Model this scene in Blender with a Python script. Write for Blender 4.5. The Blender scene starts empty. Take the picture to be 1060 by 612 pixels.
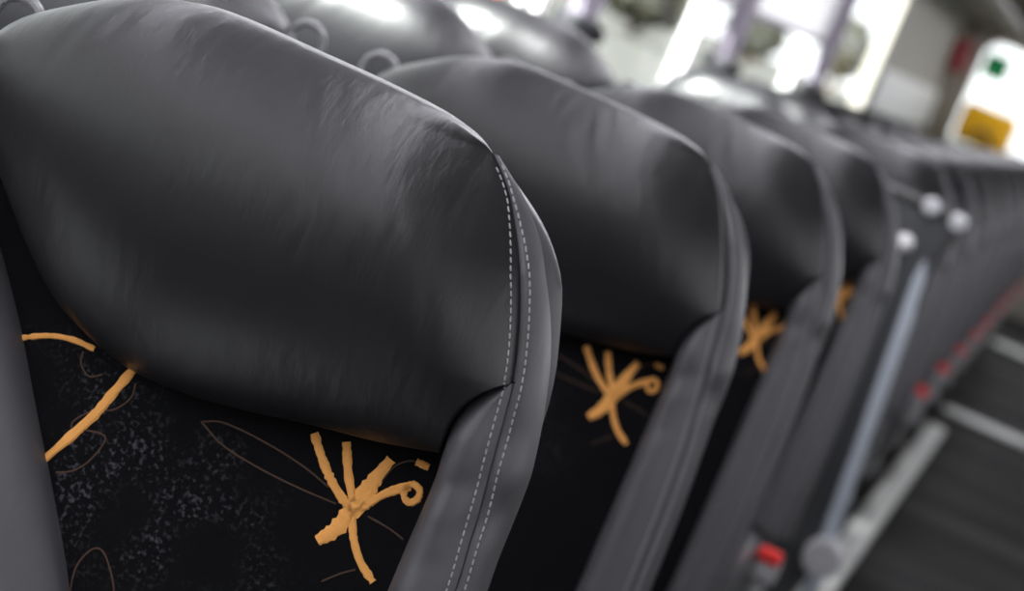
import bpy, math, random
import numpy as np
from mathutils import Vector, Matrix
random.seed(4); rng = np.random.default_rng(4)
C = bpy.context.scene.collection
SC = bpy.context.scene

# ------------------------------------------------------------------ materials
def mat(name, col, rough=.5, spec=.5, metal=0.0, emit=None, estr=0.0):
    m = bpy.data.materials.new(name); m.use_nodes = True
    b = m.node_tree.nodes['Principled BSDF']
    b.inputs['Base Color'].default_value = (*col, 1)
    b.inputs['Roughness'].default_value = rough
    b.inputs['Specular IOR Level'].default_value = spec
    b.inputs['Metallic'].default_value = metal
    if emit:
        b.inputs['Emission Color'].default_value = (*emit, 1); b.inputs['Emission Strength'].default_value = estr
    return m
def N(m, t, **kw):
    n = m.node_tree.nodes.new(t)
    for k, v in kw.items():
        if k in n.inputs: n.inputs[k].default_value = v
        else: setattr(n, k, v)
    return n
def L(m, a, ao, b, bi): m.node_tree.links.new(a.outputs[ao], b.inputs[bi])
def bsdf(m): return m.node_tree.nodes['Principled BSDF']
def bump(m, scale, strength, dist, stretch=(1, 1, 1), detail=4.0, prev=None):
    tc = N(m, 'ShaderNodeTexCoord'); mp = N(m, 'ShaderNodeMapping'); mp.inputs['Scale'].default_value = stretch
    nz = N(m, 'ShaderNodeTexNoise', Scale=scale, Detail=detail)
    bp = N(m, 'ShaderNodeBump', Strength=strength, Distance=dist)
    L(m, tc, 'Object', mp, 'Vector'); L(m, mp, 'Vector', nz, 'Vector'); L(m, nz, 'Fac', bp, 'Height')
    if prev: L(m, prev, 'Normal', bp, 'Normal')
    return bp
def vary(m, scale, c0, c1, lo=.35, hi=.65, detail=3.0, stretch=(1, 1, 1)):
    tc = N(m, 'ShaderNodeTexCoord'); mp = N(m, 'ShaderNodeMapping'); mp.inputs['Scale'].default_value = stretch
    nz = N(m, 'ShaderNodeTexNoise', Scale=scale, Detail=detail); cr = N(m, 'ShaderNodeValToRGB')
    cr.color_ramp.elements[0].position = lo; cr.color_ramp.elements[1].position = hi
    cr.color_ramp.elements[0].color = (*c0, 1); cr.color_ramp.elements[1].color = (*c1, 1)
    L(m, tc, 'Object', mp, 'Vector'); L(m, mp, 'Vector', nz, 'Vector'); L(m, nz, 'Fac', cr, 'Fac')
    L(m, cr, 'Color', bsdf(m), 'Base Color'); return cr

M = {}
def leather(name, col, rough):
    m = mat(name, col, rough, .5)
    b1 = bump(m, 45, .19, .004, (2.2, 1, .5), 6)            # long shallow creases
    b2 = bump(m, 900, .12, .0006, prev=b1)                   # grain
    L(m, b2, 'Normal', bsdf(m), 'Normal'); return m
M['leather'] = leather('black leather', (.0090, .0086, .0106), .38)
M['leather_side'] = leather('charcoal leather', (.066, .064, .071), .42)
M['shell'] = mat('charcoal shell plastic', (.062, .060, .066), .42)
L(M['shell'], bump(M['shell'], 700, .1, .0006), 'Normal', bsdf(M['shell']), 'Normal')
M['thread'] = mat('grey thread', (.30, .30, .31), .8, .2)
# black velour with grey worn speckle
v = M['velour'] = mat('black velour', (.004, .004, .005), .95, .1)
tc = N(v, 'ShaderNodeTexCoord')
nf = N(v, 'ShaderNodeTexNoise', Scale=260.0, Detail=3.0); nb = N(v, 'ShaderNodeTexNoise', Scale=13.0, Detail=2.0)
rf_ = N(v, 'ShaderNodeMapRange'); rf_.inputs['From Min'].default_value = .53; rf_.inputs['From Max'].default_value = .72
rb_ = N(v, 'ShaderNodeMapRange'); rb_.inputs['From Min'].default_value = .42; rb_.inputs['From Max'].default_value = .68
mu = N(v, 'ShaderNodeMath', operation='MULTIPLY'); mx = N(v, 'ShaderNodeMix', data_type='RGBA')
mx.inputs[6].default_value = (.004, .004, .005, 1); mx.inputs[7].default_value = (.060, .060, .070, 1)
for n_ in (nf, nb): L(v, tc, 'Object', n_, 'Vector')
L(v, nf, 'Fac', rf_, 'Value'); L(v, nb, 'Fac', rb_, 'Value'); sp_ = N(v, 'ShaderNodeMapping'); sp_.inputs['Location'].default_value = (.15, 0, -6.9); sp_.inputs['Scale'].default_value = (5.6, 0, 8.6); gr_ = N(v, 'ShaderNodeTexGradient', gradient_type='SPHERICAL'); L(v, tc, 'Object', sp_, 'Vector'); L(v, sp_, 'Vector', gr_, 'Vector'); L(v, rf_, 'Result', mu, 0); mw_ = N(v, 'ShaderNodeMath', operation='MULTIPLY'); mw_.use_clamp = True; sq_ = N(v, 'ShaderNodeMath', operation='MULTIPLY_ADD'); sq_.inputs[1].default_value = 2.6; sq_.inputs[2].default_value = .03; L(v, gr_, 'Fac', sq_, 0); L(v, sq_, 'Value', mw_, 0); L(v, rb_, 'Result', mw_, 1); L(v, mw_, 'Value', mu, 1)
L(v, mu, 'Value', mx, 0); v.node_tree.links.new(mx.outputs[2], bsdf(v).inputs['Base Color'])
bp_ = N(v, 'ShaderNodeBump', Strength=.5, Distance=.001); L(v, nf, 'Fac', bp_, 'Height'); L(v, bp_, 'Normal', bsdf(v), 'Normal')
M['orange'] = mat('orange yarn', (.80, .37, .105), .9, .1)
L(M['orange'], bump(M['orange'], 500, .6, .0012), 'Normal', bsdf(M['orange']), 'Normal')
M['brown'] = mat('dull brown yarn', (.075, .045, .034), .9, .1)
M['dark_plastic'] = mat('dark plastic', (.03, .03, .032), .45)
M['grey_plastic'] = mat('grey plastic', (.45, .45, .47), .35)
M['handle'] = mat('pale grey plastic', (.55, .55, .57), .25)
M['loop'] = mat('grey loop plastic', (.20, .20, .21), .3)
M['bar'] = mat('blue grey plastic', (.42, .46, .52), .35)
M['white_plastic'] = mat('white plastic', (.85, .85, .85), .3)
M['red'] = mat('red plastic', (.85, .03, .03), .4)
M['metal'] = mat('dark steel', (.20, .20, .21), .35, metal=.8)

# ------------------------------------------------------------------ helpers
MIR = [False]
def mesh_obj(name, verts, faces, material, parent=None, smooth=True, mats=None, fmat=None, angle=None):
    me = bpy.data.meshes.new(name)
    vs = [tuple(map(float, v)) for v in verts]
    if MIR[0]:
        vs = [(-x, y, z) for x, y, z in vs]; faces = [tuple(reversed(f)) for f in faces]
    me.from_pydata(vs, [], [tuple(int(i) for i in f) for f in faces])
    for m in (mats or [material]): me.materials.append(m)
    if fmat is not None: me.polygons.foreach_set('material_index', fmat)
    if smooth: me.polygons.foreach_set('use_smooth', [True]*len(me.polygons))
    me.validate(); me.update()
    if angle is not None: me.set_sharp_from_angle(angle=math.radians(angle))
    o = bpy.data.objects.new(name, me); C.objects.link(o)
    if parent: o.parent = parent
    return o
class MB:
    def __init__(s): s.v = []; s.f = []; s.m = []
    def add(s, verts, faces, mi=0):
        o = len(s.v); s.v += [tuple(v) for v in verts]; s.f += [tuple(i+o for i in f) for f in faces]; s.m += [mi]*len(faces); return s
    def box(s, c, d, mi=0, rx=0, bev=0.0):
        x, y, z = [k/2 for k in d]
        if bev:
            b = min(bev, x*.9, y*.9, z*.9); return s.rbox(c, d, b, mi)
        vs = [Vector((i*x, j*y, k*z)) for i in (-1, 1) for j in (-1, 1) for k in (-1, 1)]
        if rx: vs = [Matrix.Rotation(rx, 3, 'X') @ q for q in vs]
        return s.add([q+Vector(c) for q in vs], [(0,1,3,2),(4,6,7,5),(0,4,5,1),(2,3,7,6),(0,2,6,4),(1,5,7,3)], mi)
    def rbox(s, c, d, r, mi=0, seg=4):
        # rounded box from a cube sphere
        import bmesh
        bm = bmesh.new(); bmesh.ops.create_cube(bm, size=1)
        for q in bm.verts: q.co = Vector((q.co.x*d[0], q.co.y*d[1], q.co.z*d[2]))
        bmesh.ops.bevel(bm, geom=bm.edges[:], offset=r, segments=seg, profile=.5, affect='EDGES')
        bm.verts.index_update()
        vs = [q.co+Vector(c) for q in bm.verts]; fs = [[q.index for q in f.verts] for f in bm.faces]; bm.free()
        return s.add(vs, fs, mi)
    def tube(s, pts, r, n=10, mi=0, flat=1.0, closed=False):
        pts = [Vector(p) for p in pts]; k = len(pts); rs = r if isinstance(r, (list, tuple, np.ndarray)) else [r]*k
        vs = []; up = Vector((.13, .9, .2))
        for i, p in enumerate(pts):
            t = (pts[(i+1) % k]-pts[i-1]) if closed else (pts[min(i+1, k-1)]-pts[max(i-1, 0)])
            t.normalize(); a = up-t*up.dot(t); a.normalize(); b = t.cross(a)
            for j in range(n):
                th = 2*math.pi*j/n; vs.append(p+a*math.cos(th)*rs[i]*flat+b*math.sin(th)*rs[i])
        fs = []
        for i in range(k if closed else k-1):
            i2 = (i+1) % k
            for j in range(n): fs.append((i*n+j, i*n+(j+1) % n, i2*n+(j+1) % n, i2*n+j))
        if not closed:
            fs.append(tuple(reversed(range(n)))); fs.append(tuple((k-1)*n+j for j in range(n)))
        return s.add(vs, fs, mi)
    def lathe(s, prof, c=(0,0,0), n=20, axis='Z', mi=0):
        vs = []; 
        for r, h in prof:
            for j in range(n):
                th = 2*math.pi*j/n; p = (r*math.cos(th), r*math.sin(th), h)
                if axis == 'X': p = (p[2], p[0], p[1])
                if axis == 'Y': p = (p[0], -p[2], p[1])
                vs.append(Vector(p)+Vector(c))
        fs = [(i*n+j, i*n+(j+1) % n, (i+1)*n+(j+1) % n, (i+1)*n+j) for i in range(len(prof)-1) for j in range(n)]
        fs.append(tuple(reversed(range(n)))); fs.append(tuple((len(prof)-1)*n+j for j in range(n)))
        return s.add(vs, fs, mi)
    def build(s, name, material, parent=None, mats=None, angle=35):
        import bmesh
        o = mesh_obj(name, s.v, s.f, material, parent, True, mats, s.m, None)
        bm = bmesh.new(); bm.from_mesh(o.data); bmesh.ops.recalc_face_normals(bm, faces=bm.faces); bm.to_mesh(o.data); bm.free()
        if angle: o.data.set_sharp_from_angle(angle=math.radians(angle))
        return o
def tag(o, label=None, cat=None, group=None, kind=None):
    for k, v_ in (('label', label), ('category', cat), ('group', group), ('kind', kind)):
        if v_: o[k] = v_
    return o
def empty(name, loc, rz=0):
    o = bpy.data.objects.new(name, None); o.empty_display_size = .1; C.objects.link(o); o.location = loc; o.rotation_euler = (0, 0, rz); return o
def children(o): return [x for x in C.objects if x.parent == o]
def copy_tree(o, parent=None):
    c = o.copy(); C.objects.link(c)
    if parent: c.parent = parent
    for ch in children(o): copy_tree(ch, c)
    return c

def spline(pts, n):
    """Catmull-Rom through pts, resampled to n points by arc length."""
    p = np.array(pts, float)
    q = np.vstack([2*p[0]-p[1], p, 2*p[-1]-p[-2]]); out = []
    for i in range(1, len(q)-2):
        for t in np.linspace(0, 1, 24, endpoint=False):
            a, b, c, d = q[i-1:i+3]
            out.append(.5*(2*b+(c-a)*t+(2*a-5*b+4*c-d)*t*t+(3*b-a-3*c+d)*t**3))
    out.append(p[-1]); out = np.array(out)
    s = np.r_[0, np.cumsum(np.linalg.norm(np.diff(out, axis=0), axis=1))]
    return lambda u: np.array([np.interp(np.asarray(u)*s[-1], s, out[:, k]) for k in range(out.shape[1])]).T
def clus(n, k=.75):
    u = np.linspace(0, 1, n); return (1-k)*u+k*(.5-.5*np.cos(np.pi*u))
def coons(top, bot, left, right, S, T):
    """curves as spline functions; s left->right, t bottom->top. Returns grids X,Z [t,s]."""
    t_ = top(S); b_ = bot(S); l_ = left(T); r_ = right(T)   # left/right run bottom->top
    s = S[None, :, None]; t = T[:, None, None]
    P = (1-t)*b_[None]+t*t_[None]+(1-s)*l_[:, None]+s*r_[:, None]
    P -= (1-s)*(1-t)*b_[0]+s*(1-t)*b_[-1]+(1-s)*t*t_[0]+s*t*t_[-1]
    return P[..., 0], P[..., 1]
def slab(X, Y, Z, back):
    """closed solid: front grid, straight sides, back grid at depth back (array or number)."""
    nt, ns = X.shape; B = np.broadcast_to(back, X.shape)
    vs = np.concatenate([np.stack([X, Y, Z], -1).reshape(-1, 3), np.stack([X, B, Z], -1).reshape(-1, 3)])
    o = nt*ns; fs = []
    for i in range(nt-1):
        for j in range(ns-1):
            a = i*ns+j; fs.append((a, a+1, a+ns+1, a+ns)); fs.append((o+a, o+a+ns, o+a+ns+1, o+a+1))
    rim = [j for j in range(ns)]+[i*ns+ns-1 for i in range(1, nt)]+[(nt-1)*ns+j for j in range(ns-2, -1, -1)]+[i*ns for i in range(nt-2, 0, -1)]
    for k in range(len(rim)):
        a, b = rim[k], rim[(k+1) % len(rim)]; fs.append((b, a, o+a, o+b))
    return vs, fs

# ------------------------------------------------------------------ the coach seat (origin on the floor under the backrest, faces -Y)
def G(z): return np.interp(z, [.40, .46, .8, .9, 1.0, 1.08, 1.149, 1.2], [-.11, -.10, -.05, -.035, -.03, -.02, 0, 0])   # depth of the side seam
def yi(z): return .005-(.92-np.asarray(z))*.14                                                                       # the upholstered insert
GROOVE = [(.1440,1.1496),(.161,1.1354),(.1756,1.1189),(.1936,1.0928),(.2068,1.0685),(.2199,1.0367),(.229,1.0069),(.233,.9823),(.2377,.9503),(.2424,.9182),(.246,.8895),(.2508,.8527),(.256,.79),(.26,.70),(.262,.60),(.262,.46)]
OUTER = [(.149,1.1485),(.163,1.1385),(.1784,1.1262),(.1988,1.1035),(.2153,1.0795),(.2305,1.054),(.2440,1.0239),(.2545,.9889),(.2620,.9529),(.2640,.9326),(.2655,.8859),(.2680,.8551),(.273,.79),(.277,.70),(.279,.60),(.279,.46)]
TOP = [(-.2448,1.0784),(-.2313,1.0982),(-.2089,1.1167),(-.1548,1.1490),(-.1107,1.1640),(-.0711,1.1685),(-.0058,1.1682),(.0301,1.168),(.0559,1.1673),(.0803,1.166),(.1009,1.164),(.1208,1.1596),(.1344,1.1552),(.1440,1.1496)]
BOTTOM = [(-.1638,.9451),(-.1263,.9172),(-.0947,.9031),(-.0469,.8907),(.0036,.8910),(.0508,.8980),(.104,.9087),(.1497,.9162),(.1983,.9271)]
LEFT = [(-.1638,.9451),(-.207,.9867),(-.2307,1.0127),(-.244,1.047),(-.2448,1.0784)]
BOL = [(.2309,1.0077),(.2184,.9977),(.2058,.9822),(.2002,.963),(.1983,.9371),(.1992,.8994),(.1994,.8656),(.2002,.8306),(.201,.77),(.202,.68),(.203,.58),(.203,.46)]
WING = [(-.248,.995),(-.228,.972),(-.202,.948),(-.184,.930),(-.1445,.884),(-.1044,.831),(-.0639,.7785),(-.0251,.7245),(-.01,.69),(-.02,.62),(-.06,.54),(-.12,.46)]
ORANGE = [  # strokes of the woven flower: points and half widths
 ([(.0995,.905),(.1112,.8923),(.1255,.8793),(.1396,.8702),(.1502,.865)], .0034),
 ([(.1245,.9092),(.1361,.888),(.1479,.8716)], .0034),
 ([(.1608,.9116),(.1561,.894),(.152,.8751),(.1446,.8492),(.1351,.8348)], [.0035,.0058,.0078,.0062,.0042]),
 ([(.1516,.8656),(.1659,.8852),(.1771,.8958),(.1825,.8997)], .0034),
 ([(.1791,.8967),(.1832,.9016),(.1897,.8999),(.191,.8936),(.1869,.8886),(.1811,.8906),(.1791,.8967)], .0026),
 ([(.1502,.865),(.159,.848),(.1712,.8343),(.1861,.8249)], .003),
 ([(.179,.9175),(.1894,.9176)], .0026),
 ([(-.1447,.8739),(-.1214,.8865),(-.1024,.8917),(-.083,.8923)], .0022),
 ([(-.0478,.8935),(-.0562,.8668),(-.063,.8455),(-.0847,.8)], [.004,.0038,.0035,.003])]
BROWN = [
 [(.0165,.8772),(.0327,.8836),(.0659,.8836),(.1007,.8798),(.1266,.8736)],[(.0165,.8772),(.0401,.8681),(.0751,.8643),(.1083,.8638),(.1364,.8649)],
 [(.1624,.8666),(.181,.8651),(.1936,.8623)],[(.161,.8939),(.1652,.9074),(.1734,.9157),(.182,.918)],
 [(-.0425,.8824),(-.0413,.8711),(-.0494,.858),(-.0649,.8494),(-.0751,.8369),(-.074,.8311)],
 [(-.0711,.7966),(-.0597,.8033),(-.051,.8152),(-.046,.8333),(-.0513,.8373),(-.0652,.8342)],
 [(-.021,.7141),(-.0263,.7393),(-.0204,.7571),(-.0095,.7573),(.0092,.7344),(.012,.71)],
 [(-.0908,.8872),(-.0881,.8781),(-.0784,.8721),(-.0691,.8777)],[(.1505,.8092),(.1614,.8205),(.1702,.8276)]]

def curve_cut(curve, z0, z1):
    """part of a (x,z) curve between two heights, running downwards."""
    d = spline(curve, 0)(np.linspace(0, 1, 400)); k = (d[:, 1] <= z1) & (d[:, 1] >= z0); return d[k]
def headrest(parent):
    ns, nt = 90, 70; S = clus(ns); T = clus(nt)
    rt = curve_cut(GROOVE, 1.0079, 2)[::-1]
    right = np.vstack([np.array(BOL[4::-1]), rt[::6]]); right = spline(right, 0)
    X, Z = coons(spline(TOP, 0), spline(BOTTOM, 0), spline(LEFT, 0), right, S, T)
    s = S[None, :]; t = T[:, None]
    U = np.linspace(0, 1, 300)
    low = np.vstack([spline(LEFT, 0)(U)[:200][::-1], spline(BOTTOM, 0)(U), [(.23, .9345), (.27, .943)]])
    up = np.vstack([spline(TOP, 0)(U), [(.19, 1.141), (.23, 1.126), (.27, 1.105)]])
    mono = lambda c: c[np.argsort(c[:, 0], kind='stable')]
    low, up = mono(low), mono(up)
    zb = np.interp(X, low[:, 0], low[:, 1]); zt = np.interp(X, up[:, 0], up[:, 1])
    h = np.clip((Z-zb)/np.maximum(zt-zb, .01), 0, 1)                    # height up the pad
    tt = np.where(h < .56, h/1.12, .5+(h-.56)/.88)
    gt = np.sqrt(np.clip(1-np.abs(2*tt-1)**2.05, 0, 1))
    gl = (1-np.abs(np.minimum(2*s-1, 0))**2.6)**(1/2.2)
    edge = np.where(Z > 1.0, -G(Z), .030)-.003
    gr = spline(GROOVE, 0)(np.linspace(0, 1, 600)); xr = np.interp(-Z, -gr[:, 1], gr[:, 0])
    rs = np.clip((X+.02)/(xr+.02), 0, 1); blend = (1-rs**3.5)**(1/1.35)  # 1 inside, 0 on the side seam
    Hm = .080*np.where(s < .5, gl, 1.0)
    ge = np.clip(h/.16, 0, 1)**.6*np.clip((1-t)/.04, 0, 1)**.5           # the seam edge stays flush with the bolster
    Y = -(Hm*gt*blend+np.maximum(edge*ge, 0)*(1-blend)+.35*edge*gt*(1-blend)*blend)
    # soft pulled creases towards the upper right corner
    for sx, tz, ang, w, ln, amp in ((.63,.80,.15,.010,.16,.0009),(.66,.74,.1,.012,.2,.0013),(.70,.80,.05,.010,.18,.0012),(.735,.72,.12,.012,.2,.0014),(.77,.66,.1,.012,.22,.0012),(.81,.60,.1,.010,.2,.0010),(.86,.5,.05,.012,.2,.0008),(.30,.9,-.5,.012,.10,.0014),(.22,.86,-.5,.010,.12,.0014)):
        a = (s-sx)+(t-tz)*ang*.6; Y = Y+amp*np.exp(-(a/w)**2-((t-tz)/ln)**2)
    vs, fs = slab(X, Y, Z, np.maximum(Y+.004, .045*gt**.7*np.clip((1-s)/.06, .15, 1)+0*X))
    return mesh_obj('headrest', vs, fs, M['leather'], parent, angle=80)
def insert(parent, dx=0.0, dz=0.0):
    ns, nt = 40, 60; X, Z = np.meshgrid(np.linspace(-.245, .212, ns), np.linspace(.44, 1.02, nt))
    mb = MB(); vs, fs = slab(X, yi(Z), Z, yi(Z)+.05); mb.add(vs, fs, 0)
    def strip(pts, hw, mi, lift):
        pts = [(x+dx, z+dz) for x, z in pts]
        n = max(10, 6*len(pts)); u = np.linspace(0, 1, n); c = spline(pts, 0)(u)
        h = np.interp(u, np.linspace(0, 1, len(hw)), hw) if isinstance(hw, list) else np.full(n, hw)
        h = h*(1+.10*rng.standard_normal(n)); t = np.gradient(c, axis=0); t /= np.linalg.norm(t, axis=1)[:, None]+1e-9
        nn = np.stack([-t[:, 1], t[:, 0]], -1); a = c+nn*h[:, None]; b = c-nn*h[:, None]
        V = []
        for k in range(n):
            for p, lf in ((a[k], .0002), (.6*a[k]+.4*c[k], lift), (.6*b[k]+.4*c[k], lift), (b[k], .0002)):
                V.append((p[0], yi(p[1])-lf, p[1]))
        mb.add(V, [(4*k+j, 4*k+j+1, 4*k+5+j, 4*k+4+j) for k in range(n-1) for j in range(3)], mi)
    for p, w in ORANGE: strip(p, w, 1, .0014)
    for p in BROWN: strip(p, .0007, 2, .0006)
    return mb.build('back_cushion', None, parent, [M['velour'], M['orange'], M['brown']])
def bolster(parent):
    ns, nt = 30, 90; T = np.linspace(0, 1, nt); S = clus(ns, .8)
    inn = spline(BOL[::-1], 0)(T); zt = np.linspace(.46, 1.0079, nt)
    g = curve_cut(GROOVE, .4, 2)[::-1]; out = np.stack([np.interp(zt, g[:, 1], g[:, 0]), zt], -1)
    s = S[None, :]; X = inn[:, :1]*(1-s)+out[:, :1]*s; Z = inn[:, 1:]*(1-s)+out[:, 1:]*s
    base = np.minimum(yi(Z), G(Z)-.0) ; top = G(Z)-.012*np.sin(np.pi*np.clip(s*.9+.1, 0, 1))*np.clip((1.0079-Z)/.05, 0, 1)
    ramp = (1-(1-np.clip(s/.45, 0, 1))**2.4)**(1/2.0)
    k = np.clip((Z-.915)/.05, 0, 1); k = k*k*(3-2*k); b0 = yi(Z)+(G(Z)+.003-yi(Z))*k
    Y = b0+(top-b0)*ramp
    for zc, amp in ((.925, .0022), (.90, -.0016), (.865, .0012)):
        Y = Y+amp*np.exp(-((Z-zc-.3*(s-.5)*.05)/.008)**2)*np.sin(np.pi*s)
    vs, fs = slab(X, Y, Z, yi(Z)+.03)
    return mesh_obj('bolster', vs, fs, M['leather_side'], parent, angle=80)
def wing(parent):
    ns, nt = 40, 60; T = np.linspace(0, 1, nt); S = clus(ns, .8)
    r = spline(WING[::-1], 0)(T); s = S[None, :]
    X = -.250*(1-s)+r[:, :1]*s; Z = r[:, 1:]+0*s
    e = 1-s; Y = yi(Z)-.006-.030*(1-(1-np.clip(e/.35, 0, 1))**2.5)**(1/2)*(1-.25*np.clip((e-.4)/.6, 0, 1))
    vs, fs = slab(X, Y, Z, yi(Z)+.03)
    return tag(mesh_obj('bolster', vs, fs, M['leather_side'], parent, angle=80), 'broad leather side bolster')
def side_panel(parent):
    n, m = 150, 16; u = np.linspace(0, 1, n)
    go = spline(GROOVE, 0)(u); ou = spline(OUTER, 0)(u)
    q = np.linspace(0, 1, m)[None, :]
    xg, zg = go[:, :1], go[:, 1:]; xo, zo = ou[:, :1], ou[:, 1:]
    k = np.sin(q*np.pi/2)**.9
    d = np.clip((1.1498-zg)/.05, .06, 1)                       # thin at its top tip
    puff = .004+.003*np.sin(zg*95)*np.exp(-((zg-.93)/.04)**2)
    X = xg-.0022+(xo-xg+.0022)*k; Z = zg+(zo-zg)*k
    Y = G(zg)+.003-puff*np.sin(np.pi*q)**.6+.026*d*(1-np.cos(q*np.pi/2))**1.15
    X2 = np.concatenate([X, xg-.013+0*q[:, :1]], 1); Z2 = np.concatenate([Z, zo], 1); Y2 = np.concatenate([Y, Y[:, -1:]+.004], 1)
    X2 = np.concatenate([xg-.011, X2], 1); Z2 = np.concatenate([zg, Z2], 1); Y2 = np.concatenate([G(zg)+.010, Y2], 1)
    mm = X2.shape[1]; vs = np.stack([X2, Y2, Z2], -1).reshape(-1, 3)
    fs = [(i*mm+j, (i+1)*mm+j, (i+1)*mm+(j+1) % mm, i*mm+(j+1) % mm) for i in range(n-1) for j in range(mm)]
    mb = MB().add(vs, fs); o = mb.build('side_panel', M['leather_side'], parent, angle=60)
    def stitches(name, off, surf, par):
        from mathutils.bvhtree import BVHTree
        V = []; F = []
        for q_ in surf:
            o_ = len(V); V += [v_.co.copy() for v_ in q_.data.vertices]; F += [[i+o_ for i in p_.vertices] for p_ in q_.data.polygons]
        tr_ = BVHTree.FromPolygons(V, F); sg = -1 if MIR[0] else 1
        g = spline(GROOVE, 0); k = int(.78/.0066); b = MB()
        for i in range(2, k-1):
            if g(np.array([i/k]))[0, 1] < .55: break
            pts = []
            for f in (.0, .5, 1.0):
                uu = (i+f*.66)/k; p = g(np.array([uu]))[0]; p2 = g(np.array([uu+.002]))[0]; t = (p2-p)/np.linalg.norm(p2-p); nn = np.array([-t[1], t[0]])
                c = p+nn*off*np.clip((i-1)/14, .35, 1)
                h = tr_.ray_cast(Vector((sg*c[0], -1, c[1])), Vector((0, 1, 0)))[0]
                pts.append((c[0], (h.y if h else G(c[1]))-.0004-(.0004 if f == .5 else 0), c[1]))
            if max(p[1] for p in pts)-min(p[1] for p in pts) < .012: b.tube(pts, [.0006, .0008, .0006], 6)
        return tag(b.build(name, M['thread'], par), 'pale grey stitching')
    stitches('stitching', .0066, [o], o)
    return o, stitches
def back_shell(parent):
    ns, nt = 40, 60; T = clus(nt); S = clus(ns)
    right = [(.250,.40),(.252,.60),(.250,.80),(.2470,.90),(.2440,.9732),(.2395,1.0048),(.2315,1.0336),(.2190,1.0679),(.2042,1.0898),(.1833,1.1098),(.150,1.132)]
    left = [(-x-.006, z-.004) for x, z in right]
    top = [(-.156,1.128),(-.10,1.146),(0,1.152),(.10,1.146),(.150,1.132)]; bot = [(-.256,.396),(0,.396),(.25,.40)]
    X, Z = coons(spline(top, 0), spline(bot, 0), spline(left, 0), spline(right, 0), S, T)
    s = S[None, :]; t = T[:, None]; dome = ((1-np.abs(2*s-1)**5)*(1-np.abs(np.maximum(2*t-1, 0))**5))**(1/2.2)
    off = -(.92-np.minimum(Z, .92))*.12
    dome2 = ((1-np.abs(2*s-1)**12)*(1-np.abs(np.maximum(2*t-1, 0))**12))**(1/2); front = off+.066-.020*dome2; back = off+.066+.05*dome+.03*np.clip((1-Z)/.5, 0, 1)*dome
    vs, fs = slab(X, front, Z, back)
    return mesh_obj('back_shell', vs, fs, M['shell'], parent, angle=60)
def cushion(parent):
    ns, nt = 40, 40; S = clus(ns); T = clus(nt); s = S[None, :]; t = T[:, None]
    X = -.24+.485*s+0*t; Y = -.54+.47*t+0*s
    h = ((1-np.abs(2*s-1)**6)*(1-np.abs(2*t-1)**6))**(1/2.5); Z = .40+.075*h+.02*(1-t)*h
    vs = []; fs = []; nt_, ns_ = X.shape
    P = np.stack([X, Y, Z], -1).reshape(-1, 3); Q = np.stack([X, Y, .34+0*Z], -1).reshape(-1, 3); o = len(P)
    for i in range(nt_-1):
        for j in range(ns_-1):
            a = i*ns_+j; fs.append((a, a+1, a+ns_+1, a+ns_)); fs.append((o+a, o+a+ns_, o+a+ns_+1, o+a+1))
    rim = list(range(ns_))+[i*ns_+ns_-1 for i in range(1, nt_)]+[(nt_-1)*ns_+j for j in range(ns_-2, -1, -1)]+[i*ns_ for i in range(nt_-2, 0, -1)]
    for k in range(len(rim)): a, b = rim[k], rim[(k+1) % len(rim)]; fs.append((b, a, o+a, o+b))
    return mesh_obj('seat_cushion', np.concatenate([P, Q]), fs, M['leather_side'], parent, angle=60)
def buckle(parent):
    b = MB(); b.rbox((.262, -.15, .36), (.030, .022, .10), .008); b.rbox((.264, -.155, .405), (.050, .034, .055), .012)
    o = tag(b.build('seat_belt_buckle', M['grey_plastic'], parent), 'grey buckle with a red button')
    r = MB(); r.rbox((.264, -.162, .430), (.044, .030, .026), .006); tag(r.build('release_button', M['red'], o), 'red release button')
def handle(parent):
    p = spline([(-.224,.03,1.060),(-.226,.03,1.090),(-.236,.03,1.108),(-.252,.03,1.112),(-.266,.03,1.102),(-.269,.03,1.080),(-.262,.03,1.055),(-.240,.03,1.040)], 0)(np.linspace(0, 1, 30))
    return tag(MB().tube(p, .0045, 10).build('grab_handle', M['loop'], parent), 'grey looped shoulder handle')
def armrest(parent):
    b = MB(); p = spline([(.268,-.03,.415),(.283,-.012,.62),(.292,-.002,.85),(.292,.004,.968)], 0)(np.linspace(0, 1, 24))
    b.tube(p, np.r_[np.full(3, .016), np.full(18, .019), .017, .013, .006], 14, flat=1.5)
    b.lathe([(.0, -.028), (.034, -.028), (.038, -.020), (.038, .02), (.034, .028), (0, .028)], (.268, -.03, .41), 20, 'X')
    return tag(b.build('armrest', M['bar'], parent), 'raised blue-grey armrest bar')
def legs(parent):
    b = MB(); b.box((0, -.29, .325), (.44, .44, .03), bev=.008); b.build('seat_frame', M['dark_plastic'], parent)
    for x in (-.17, .17):
        l = MB(); l.box((x, -.29, .165), (.03, .30, .30), bev=.006); l.box((x, -.29, .012), (.06, .40, .024), bev=.006); l.build('leg', M['metal'], parent)

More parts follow.
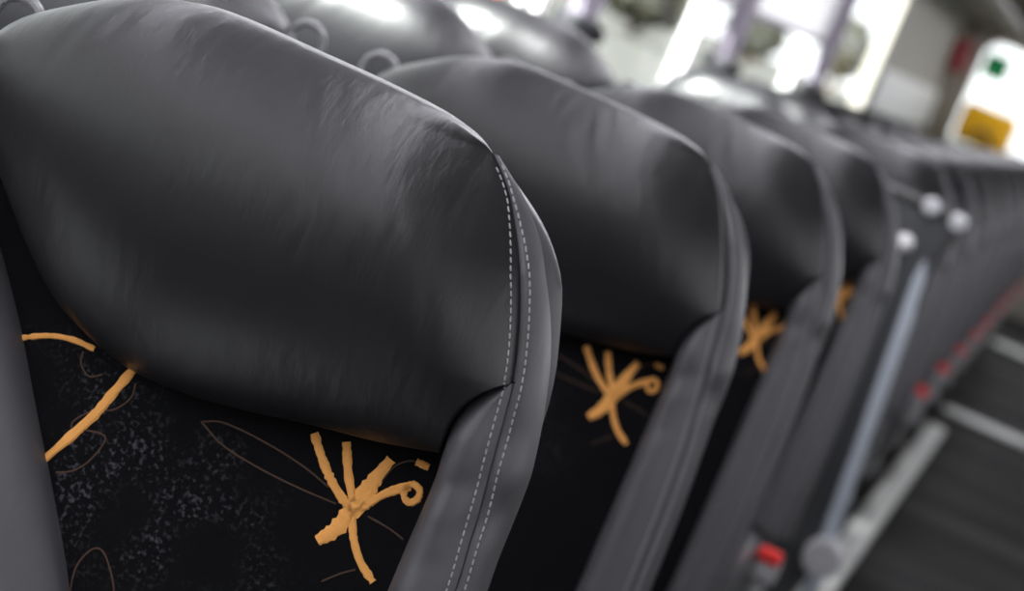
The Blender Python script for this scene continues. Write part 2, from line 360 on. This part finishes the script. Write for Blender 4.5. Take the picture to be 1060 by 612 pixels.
def make_seat(mirror=False, dx=0, dz=0, arm=False, belt=False):
    MIR[0] = mirror
    r = empty('coach_seat', (0, 0, 0))
    back_shell(r); ins = insert(r, dx, dz); hr = headrest(r); bo = bolster(r); wing(r)
    sp, st = side_panel(r); st('stitching', -.0050, [hr, bo], bo)
    handle(r); cushion(r); legs(r)
    if arm: armrest(r)
    if belt: buckle(r)
    MIR[0] = False
    return r
XA, XW, Y1, P = -.558, -1.15, 1.7625, .97
ORD = ['first', 'second', 'third', 'fourth', 'fifth', 'sixth', 'seventh', 'eighth', 'ninth', 'tenth', 'eleventh', 'twelfth', 'thirteenth', 'fourteenth', 'fifteenth', 'sixteenth', 'seventeenth']
def row_y(n): return Y1+P*(n-1)-(.33 if n >= 6 else 0)      # a step well and a screen take the place of the fifth aisle seat
protos = {}
NA = 16
for n in range(1, NA+1):
    if n == 5: continue
    key = (.02, .012) if n == 3 else (.03, .03) if n == 4 else (0, 0)
    key = key+(False, n == 4 or n >= 8)
    if key not in protos: o = protos[key] = make_seat(False, key[0], key[1], key[2], key[3])
    else: o = copy_tree(protos[key])
    o.location = (XA, row_y(n), 0)
    if n == 1: lab = 'largest black leather coach seat, sharp pale stitching and orange flower weave, nearest row'
    elif n == 2: lab = 'black leather aisle seat directly behind the sharp one with stitching'
    elif n == 3: lab = 'black leather aisle seat, third back counting the sharp stitched seat as first'
    elif n == 4: lab = 'black leather aisle seat just before the screen, red belt button beside its cushion'
    elif n == 6: lab = 'black leather aisle seat just behind the dark screen with the blue-grey post'
    else: lab = f'black leather aisle seat, {ORD[n-6]} one counted back from the dark screen'
    tag(o, lab, 'seat', 'black coach seats along the aisle')
wp = None
for n in (1, 2, 3, 4, 7, 8, 9, 10, 11, 12):       # no window side seats at the step well
    if wp is None: o = wp = make_seat(True)
    else: o = copy_tree(wp)
    o.location = (XW, Y1+P*(n-1), 0); o.scale.z = 1.0 if n < 5 else .968
    lab = {1: 'window side seat in the nearest row, beside the left shoulder of the sharp stitched seat', 2: 'window side seat, pale top behind the shoulder of the sharp stitched seat', 3: 'window side seat rising behind the second aisle headrest',
           4: 'window side seat just before the gap where the bright yard shows', 7: 'window side seat just beyond the gap where the bright yard shows'}.get(n, f'window side seat, {ORD[n-7]} one counted from the gap beside the step well')
    tag(o, lab, 'seat', 'black coach seats along the windows')

# screen before the step well: dark panel, blue-grey post, top rail with clamps
sc = empty('modesty_screen', (-.53, 5.50, 0))
M['panel'] = mat('dark grey panel', (.040, .042, .046), .4)
MB().box((-.02, 0, .61), (.54, .025, .92), bev=.01).build('panel', M['panel'], sc)
b = MB(); b.tube([(.290, 0, .0), (.283, 0, .12), (.277, 0, .25), (.227, 0, .93), (.223, 0, .98)], [.017, .017, .018, .018, .012], 16)
tag(b.build('post', M['bar'], sc), 'blue-grey upright post')
b = MB().lathe([(0, -.03), (.04, -.03), (.045, -.02), (.045, .02), (.04, .03), (0, .03)], (.28, -.03, .29), 20, 'Y'); b.build('post_clamp', M['grey_plastic'], sc)
b = MB().tube([(-.29, 0, 1.085), (.20, 0, 1.083), (.25, 0, 1.075), (.252, 0, 1.04), (.228, 0, .95)], .014, 12); b.build('top_rail', M['dark_plastic'], sc)
for x, z in ((.190, 1.086), (.255, 1.077)):
    MB().lathe([(0, -.022), (.015, -.022), (.020, -.012), (.020, .012), (.015, .022), (0, .022)], (x, -.01, z), 18, 'Y').build('rail_clamp', M['handle'], sc)
b = MB().lathe([(0, 0), (.019, .0), (.020, .008), (.016, .018), (.008, .024), (0, .025)], (.168, -.0125, .993), 18, 'Y'); tag(b.build('bolt_cap', M['white_plastic'], sc), 'round white bolt cap')
tag(sc, 'dark low screen with blue-grey post and pale clamps behind the fourth aisle seat', 'screen')

# ------------------------------------------------------------------ the coach body
XL, XR, YB, YF, ZT = -1.52, 1.35, -2.5, 19.45, 2.2
M['floor'] = mat('dark vinyl floor', (.012, .012, .012), .75, .06)
vary(M['floor'], 2.2, (.006, .006, .006), (.040, .038, .038), .45, .75, 1, (.25, 1.3, 1))
M['trimgrey'] = mat('pale grey trim', (.55, .56, .54), .5)
M['wall'] = mat('grey wall lining', (.22, .22, .22), .7)
M['upper'] = mat('olive grey wall lining', (.30, .29, .25), .8)
M['ceil'] = mat('pale ceiling lining', (.50, .49, .43), .8)
M['post'] = mat('white pillar', (.82, .82, .80), .5)
M['black_rubber'] = mat('black rubber', (.02, .02, .02), .6)
g = bpy.data.materials.new('window glass'); g.use_nodes = True; nt_ = g.node_tree; nt_.nodes.clear()
out = nt_.nodes.new('ShaderNodeOutputMaterial'); mixs = nt_.nodes.new('ShaderNodeMixShader'); tr = nt_.nodes.new('ShaderNodeBsdfTransparent'); gl = nt_.nodes.new('ShaderNodeBsdfGlossy')
gl.inputs['Roughness'].default_value = .02; tr.inputs['Color'].default_value = (.93, .95, .93, 1)
mixs.inputs[0].default_value = .04; nt_.links.new(tr.outputs[0], mixs.inputs[1]); nt_.links.new(gl.outputs[0], mixs.inputs[2]); nt_.links.new(mixs.outputs[0], out.inputs[0])
M['glass'] = g
def struct(name, mb, m, **k): return tag(mb.build(name, m, None, **k), kind='structure')
ly = YF-YB; my = (YF+YB)/2
struct('floor', MB().box(((XL+XR)/2, my, -.03), (XR-XL, ly, .06)), M['floor'])
struct('ceiling', MB().box(((XL+XR)/2, my, ZT+.03), (XR-XL+.1, ly, .06)), M['ceil'])
WB, WT, WE = .86, 1.90, 14.75     # left window band
wl = MB(); wl.box((XL-.04, my, WB/2), (.08, ly, WB)); wl.box((XL-.04, my, (WT+ZT)/2), (.08, ly, ZT-WT))
struct('wall_left', wl, M['wall'])
wl2 = MB(); wl2.box((XL-.04, (WE+YF)/2, (WB+WT)/2), (.08, YF-WE, WT-WB)); struct('wall_left_end', wl2, M['upper'])
RB = 1.12
wr = MB(); wr.box((XR+.04, my, RB/2), (.08, ly, RB)); wr.box((XR+.04, my, (WT+ZT)/2), (.08, ly, ZT-WT))
for y in np.arange(-1.5, 19, 2.2): wr.box((XR+.04, y, (RB+WT)/2), (.08, .14, WT-RB))
struct('wall_right', wr, M['wall'])
struct('wall_back', MB().box(((XL+XR)/2, YB-.04, ZT/2), (XR-XL, .08, ZT)), M['dark_plastic'])
# end wall round the windscreen
SX0, SX1, SZ0, SZ1 = -1.31, 1.2, .72, 1.87
we = MB(); we.box(((XL+SX0)/2, YF+.04, ZT/2), (SX0-XL, .08, ZT)); we.box(((XR+SX1)/2, YF+.04, ZT/2), (XR-SX1, .08, ZT))
we.box(((SX0+SX1)/2, YF+.04, SZ0/2), (SX1-SX0, .08, SZ0)); we.box(((SX0+SX1)/2, YF+.04, (SZ1+ZT)/2), (SX1-SX0, .08, ZT-SZ1))
def corner(cx, cz, sx, sz, r):
    pts = [(cx, cz)]+[(cx+sx*(r-r*math.sin(a)), cz+sz*(r-r*math.cos(a))) for a in np.linspace(0, math.pi/2, 9)]
    V = [(x, YF, z) for x, z in pts]+[(x, YF+.08, z) for x, z in pts]; k = len(pts)
    we.add(V, [tuple(range(k)), tuple(range(2*k-1, k-1, -1))]+[(i, i+k, (i+1) % k+k, (i+1) % k) for i in range(k)])
corner(SX0, SZ1, 1, -1, .14); corner(SX1, SZ1, -1, -1, .14)
struct('wall_front', we, M['upper'])
struct('window_1', MB().box(((SX0+SX1)/2, YF+.05, (SZ0+SZ1)/2), (SX1-SX0, .006, SZ1-SZ0)), M['glass'])
edges = [YB, 1.6, 4.0, 6.42, 8.80, 11.62, WE]
for k in range(len(edges)-1):
    a, b = edges[k], edges[k+1]
    struct(f'window_{k+2}', MB().box((XL-.05, (a+b)/2, (WB+WT)/2), (.006, b-a-.1, WT-WB)), M['glass'])
for k, y in enumerate(edges[1:-1]):
    t = MB(); t.box((XL-.035, y-.13, (WB+WT)/2), (.025, .06, WT-WB), bev=.006); t.box((XL-.035, y+.06, (WB+WT)/2), (.025, .06, WT-WB), bev=.006)
    struct(f'trim_{k+1}', t, M['post'])
struct('trim_6', MB().box((XL+.02, (14.9+19.35)/2, 1.21), (.03, 4.4, .28), bev=.008), M['trimgrey'])
struct('trim_7', MB().box((-.275, 5.3, .02), (.08, 10.8, .04), bev=.01), M['trimgrey'])
for k, y in enumerate((11.7, 16.4)):
    struct(f'trim_{8+k}', MB().box((.42, y, .006), (1.45, .22 if k == 0 else .35, .012)), M['trimgrey'])

# curtains gathered at the pillars
M['curtain'] = mat('lavender grey curtain', (.34, .31, .37), .9, .1)
M['tie'] = mat('dark tie band', (.03, .03, .035), .7)
def curtain(y, lab):
    r = empty('window_curtain', (XL+.07, y, .93))
    n = 64; lv = np.linspace(0, 1, 40); V = []
    for t in lv:
        z = t*(WT-.93); w = .085-.040*math.exp(-((z-.20)/.09)**2)
        for j in range(n):
            th = 2*math.pi*j/n; f = 1+.16*math.cos(9*th+1.5*t)
            V.append((.035*f*math.cos(th), w*f*math.sin(th), z))
    F = [(i*n+j, i*n+(j+1) % n, (i+1)*n+(j+1) % n, (i+1)*n+j) for i in range(len(lv)-1) for j in range(n)]+[tuple(range(n)), tuple((len(lv)-1)*n+j for j in range(n))]
    MB().add(V, F).build('cloth', M['curtain'], r, angle=None)
    b = MB(); b.tube([(.047*math.cos(a), .062*math.sin(a), .19) for a in np.linspace(0, 2*math.pi, 28, endpoint=False)], .034, 10, closed=True, flat=.6)
    tag(b.build('tie_band', M['tie'], r), 'dark tie band')
    tag(r, lab, 'curtain', 'gathered curtains between the windows')
curtain(6.55, 'lavender grey gathered curtain with dark band, above the third window side seat')
curtain(9.0, 'lavender grey gathered curtain with dark band, under middle of the pale blind')
curtain(11.7, 'lavender grey gathered curtain at the far end of the pale blind')
# roller blind
def cloth(name, col, tl):
    m = mat(name, col, .9, .1); nt = m.node_tree; tn = nt.nodes.new('ShaderNodeBsdfTranslucent'); tn.inputs['Color'].default_value = (*col, 1); mx_ = nt.nodes.new('ShaderNodeMixShader'); mx_.inputs[0].default_value = tl
    nt.links.new(bsdf(m).outputs[0], mx_.inputs[1]); nt.links.new(tn.outputs[0], mx_.inputs[2]); nt.links.new(mx_.outputs[0], nt.nodes['Material Output'].inputs['Surface']); return m
M['blind'] = cloth('pale blind cloth', (.72, .71, .73), .5)
rb = empty('window_blind', (XL+.005, 10.2, WT))
MB().box((0, 0, -(WT-1.335)/2), (.004, 4.0, WT-1.335)).build('blind_cloth', M['blind'], rb)
MB().box((.002, 0, -(WT-1.335)), (.014, 4.02, .028), bev=.005).build('bottom_rail', M['curtain'], rb)
b = MB().lathe([(.0, -2.02), (.014, -2.02), (.014, 2.02), (0, 2.02)], (0, 0, .0), 18, 'Y'); b.build('roller', M['curtain'], rb)
tag(rb, 'pale lavender roller blind half drawn down the side windows', 'blind')
# overhead rack
rk = empty('luggage_rack', (XL, my, 1.97))
MB().box((.20, 0, .0), (.42, ly-.2, .03), bev=.01).build('shelf_tray', M['upper'], rk)
MB().tube([(.44, -ly/2+.2, .03), (.44, ly/2-.2, .03)], .02, 12).build('rail', M['grey_plastic'], rk)
tag(rk, 'olive grey overhead luggage rack running along the window wall', 'luggage rack')

# things at the far end
YE = YF-.02
M['green'] = mat('green sticker', (.0, .35, .10), .6)
tag(MB().box((-1.185, YF+.04, 1.685), (.19, .004, .19)).build('window_sticker', M['green']), 'small green square sticker high on the bright end window', 'sticker')
M['yellow'] = mat('yellow cloth', (.85, .45, .0), .7)
bg = empty('yellow_bag', (-1.05, 19.1, 1.08))
q = MB(); q.rbox((0, 0, .15), (.42, .22, .30), .06, seg=5); q.build('bag_body', M['yellow'], bg)
q = MB(); q.tube([(.07*math.cos(a), -.115, .05+.07*math.sin(a)) for a in np.linspace(0, math.pi, 14)], .02, 10); q.build('carry_handle', M['tie'], bg)
tag(bg, 'orange yellow bag standing against the bright end window', 'bag')
M['dred'] = mat('dark red paint', (.28, .03, .04), .5)
q = MB(); q.rbox((XL+.07, 19.25, 1.66), (.12, .26, .26), .02); tag(q.build('wall_box', M['dred']), 'dark red box fixed on the wall beside the bright end window', 'box')
dash = MB().box((-.1, 19.15, 1.0), (2.5, .5, .08), bev=.02); struct('trim_10', dash, M['dark_plastic'])

# ------------------------------------------------------------------ outside
M['ground'] = mat('pale concrete yard', (.046, .046, .040), .9)
struct('ground', MB().box((-10, 60, -1.05), (220, 300, .1)), M['ground'])
M['leaf'] = mat('olive leaves', (.16, .16, .06), .8)
vary(M['leaf'], 1.2, (.028, .030, .014), (.060, .058, .032), .35, .65)
M['leaf2'] = mat('ochre leaves', (.09, .055, .012), .8)
M['bark'] = mat('bark', (.10, .07, .05), .9)
def tree(x, y, h, w, m, lab):
    r = empty('leafy_bush', (x, y, -1))
    MB().tube([(0, 0, 0), (.1, 0, h*.3), (0, .1, h*.55)], [.25, .2, .12], 8).build('trunk', M['bark'], r)
    V = []; F = []
    for k in range(900):
        d = rng.standard_normal(3); d /= np.linalg.norm(d); rr = rng.uniform(.55, 1)**.6
        c = np.array([d[0]*w*rr, d[1]*w*rr, h*.58+d[2]*h*.42*rr]); a = rng.standard_normal(3); a /= np.linalg.norm(a); b_ = np.cross(a, rng.standard_normal(3)); b_ /= np.linalg.norm(b_)
        s_ = w*.16; o = len(V); V += [c-a*s_, c+b_*s_*.6, c+a*s_, c-b_*s_*.6]; F.append((o, o+1, o+2, o+3))
    mesh_obj('crown', V, F, m, r, smooth=False)
    tag(r, lab, 'bush', 'bushes beyond the yard')
tree(-19.0, 95, 3.2, 2.2, M['leaf'], 'olive green bush seen through the window before the pale blind')
tree(-20.0, 130, 3.2, 1.7, M['leaf'], 'olive green bush seen just under the pale blind')
tree(-22.6, 150, 4.2, 1.2, M['leaf2'], 'ochre bush seen just beneath the lower rail of the pale blind')
tree(-18.5, 158, 5.0, 1.5, M['leaf'], 'olive green bush seen in the tall bright window strip beyond the blind')
M['cone'] = mat('orange cone plastic', (.80, .13, .02), .5)
q = MB(); q.lathe([(.0, 0), (.2, .04), (.03, .75), (0, .75)], (-17.6, 68, -1), 20); q.box((-17.6, 68, -.98), (.46, .46, .04))
tag(q.build('traffic_cone', M['cone']), 'small orange traffic cone on the pale yard outside', 'cone')

# ------------------------------------------------------------------ light
w = bpy.data.worlds.new('World'); SC.world = w; w.use_nodes = True
bgn = w.node_tree.nodes['Background']; bgn.inputs[0].default_value = (.95, .95, 1.0, 1); bgn.inputs[1].default_value = 2.4
sun = bpy.data.lights.new('Sun', 'SUN'); sun.energy = 34; sun.angle = math.radians(6)
so = bpy.data.objects.new('Sun', sun); C.objects.link(so); so.rotation_euler = Vector((.50, .62, -.68)).to_track_quat('-Z', 'Y').to_euler()
for k, (x, y0, y1) in enumerate(((-.50, -2, 19),)):
    lm = mat('lamp diffuser', (.8, .8, .8), .5, emit=(.94, .93, 1.0), estr=9.0)
    f = empty('added_ceiling_light', (x, (y0+y1)/2, ZT))  # unseen lamp, added above the seats so the headrest tops catch a highlight
    MB().box((0, 0, -.02), (.34, y1-y0, .04), bev=.01).build('housing', M['post'], f)
    MB().box((0, 0, -.045), (.26, y1-y0-.1, .012)).build('diffuser', lm, f)
    tag(f, 'long unseen ceiling light strip added over the aisle side seats', 'ceiling light')

ls = MB().box((.32, 3.2-my, -.027), (.13, 9.6, .024), bev=.006).build('added_light_strip', M['post'], rk)  # unseen strip added under the rack for the highlight on the headrests' upper left
MB().box((.32, 3.2-my, -.042), (.10, 9.5, .008)).build('diffuser', mat('added rack glow', (.8, .8, .8), .5, emit=(.93, .92, 1.0), estr=14.0), ls)

# ------------------------------------------------------------------ camera
yaw, pit, roll = math.radians(11.5356), math.radians(7.8456), math.radians(22.5)
R0 = Vector((math.cos(yaw), math.sin(yaw), 0)); FH = Vector((-math.sin(yaw), math.cos(yaw), 0)); ZZ = Vector((0, 0, 1))
fw = FH*math.cos(pit)-ZZ*math.sin(pit); U0 = FH*math.sin(pit)+ZZ*math.cos(pit)
Xc = R0*math.cos(roll)+U0*math.sin(roll); Yc = U0*math.cos(roll)-R0*math.sin(roll)
cd = bpy.data.cameras.new('Camera'); cam = bpy.data.objects.new('Camera', cd); C.objects.link(cam)
cam.matrix_world = Matrix(((Xc.x, Yc.x, -fw.x, 0), (Xc.y, Yc.y, -fw.y, 0), (Xc.z, Yc.z, -fw.z, 1.3075), (0, 0, 0, 1)))
cd.sensor_width = 36; cd.lens = 2600*36/1060; cd.clip_start = .05; cd.clip_end = 1000
cd.dof.use_dof = True; cd.dof.focus_distance = 1.80; cd.dof.aperture_fstop = cd.lens/1000/.0150
SC.camera = cam
SC.view_settings.view_transform = 'Standard'; SC.view_settings.look = 'None'; SC.view_settings.gamma = 1; SC.view_settings.use_curve_mapping = False
SC.view_settings.exposure = 0.0
SC.cycles.use_denoising = True
SC.cycles.max_bounces = 8
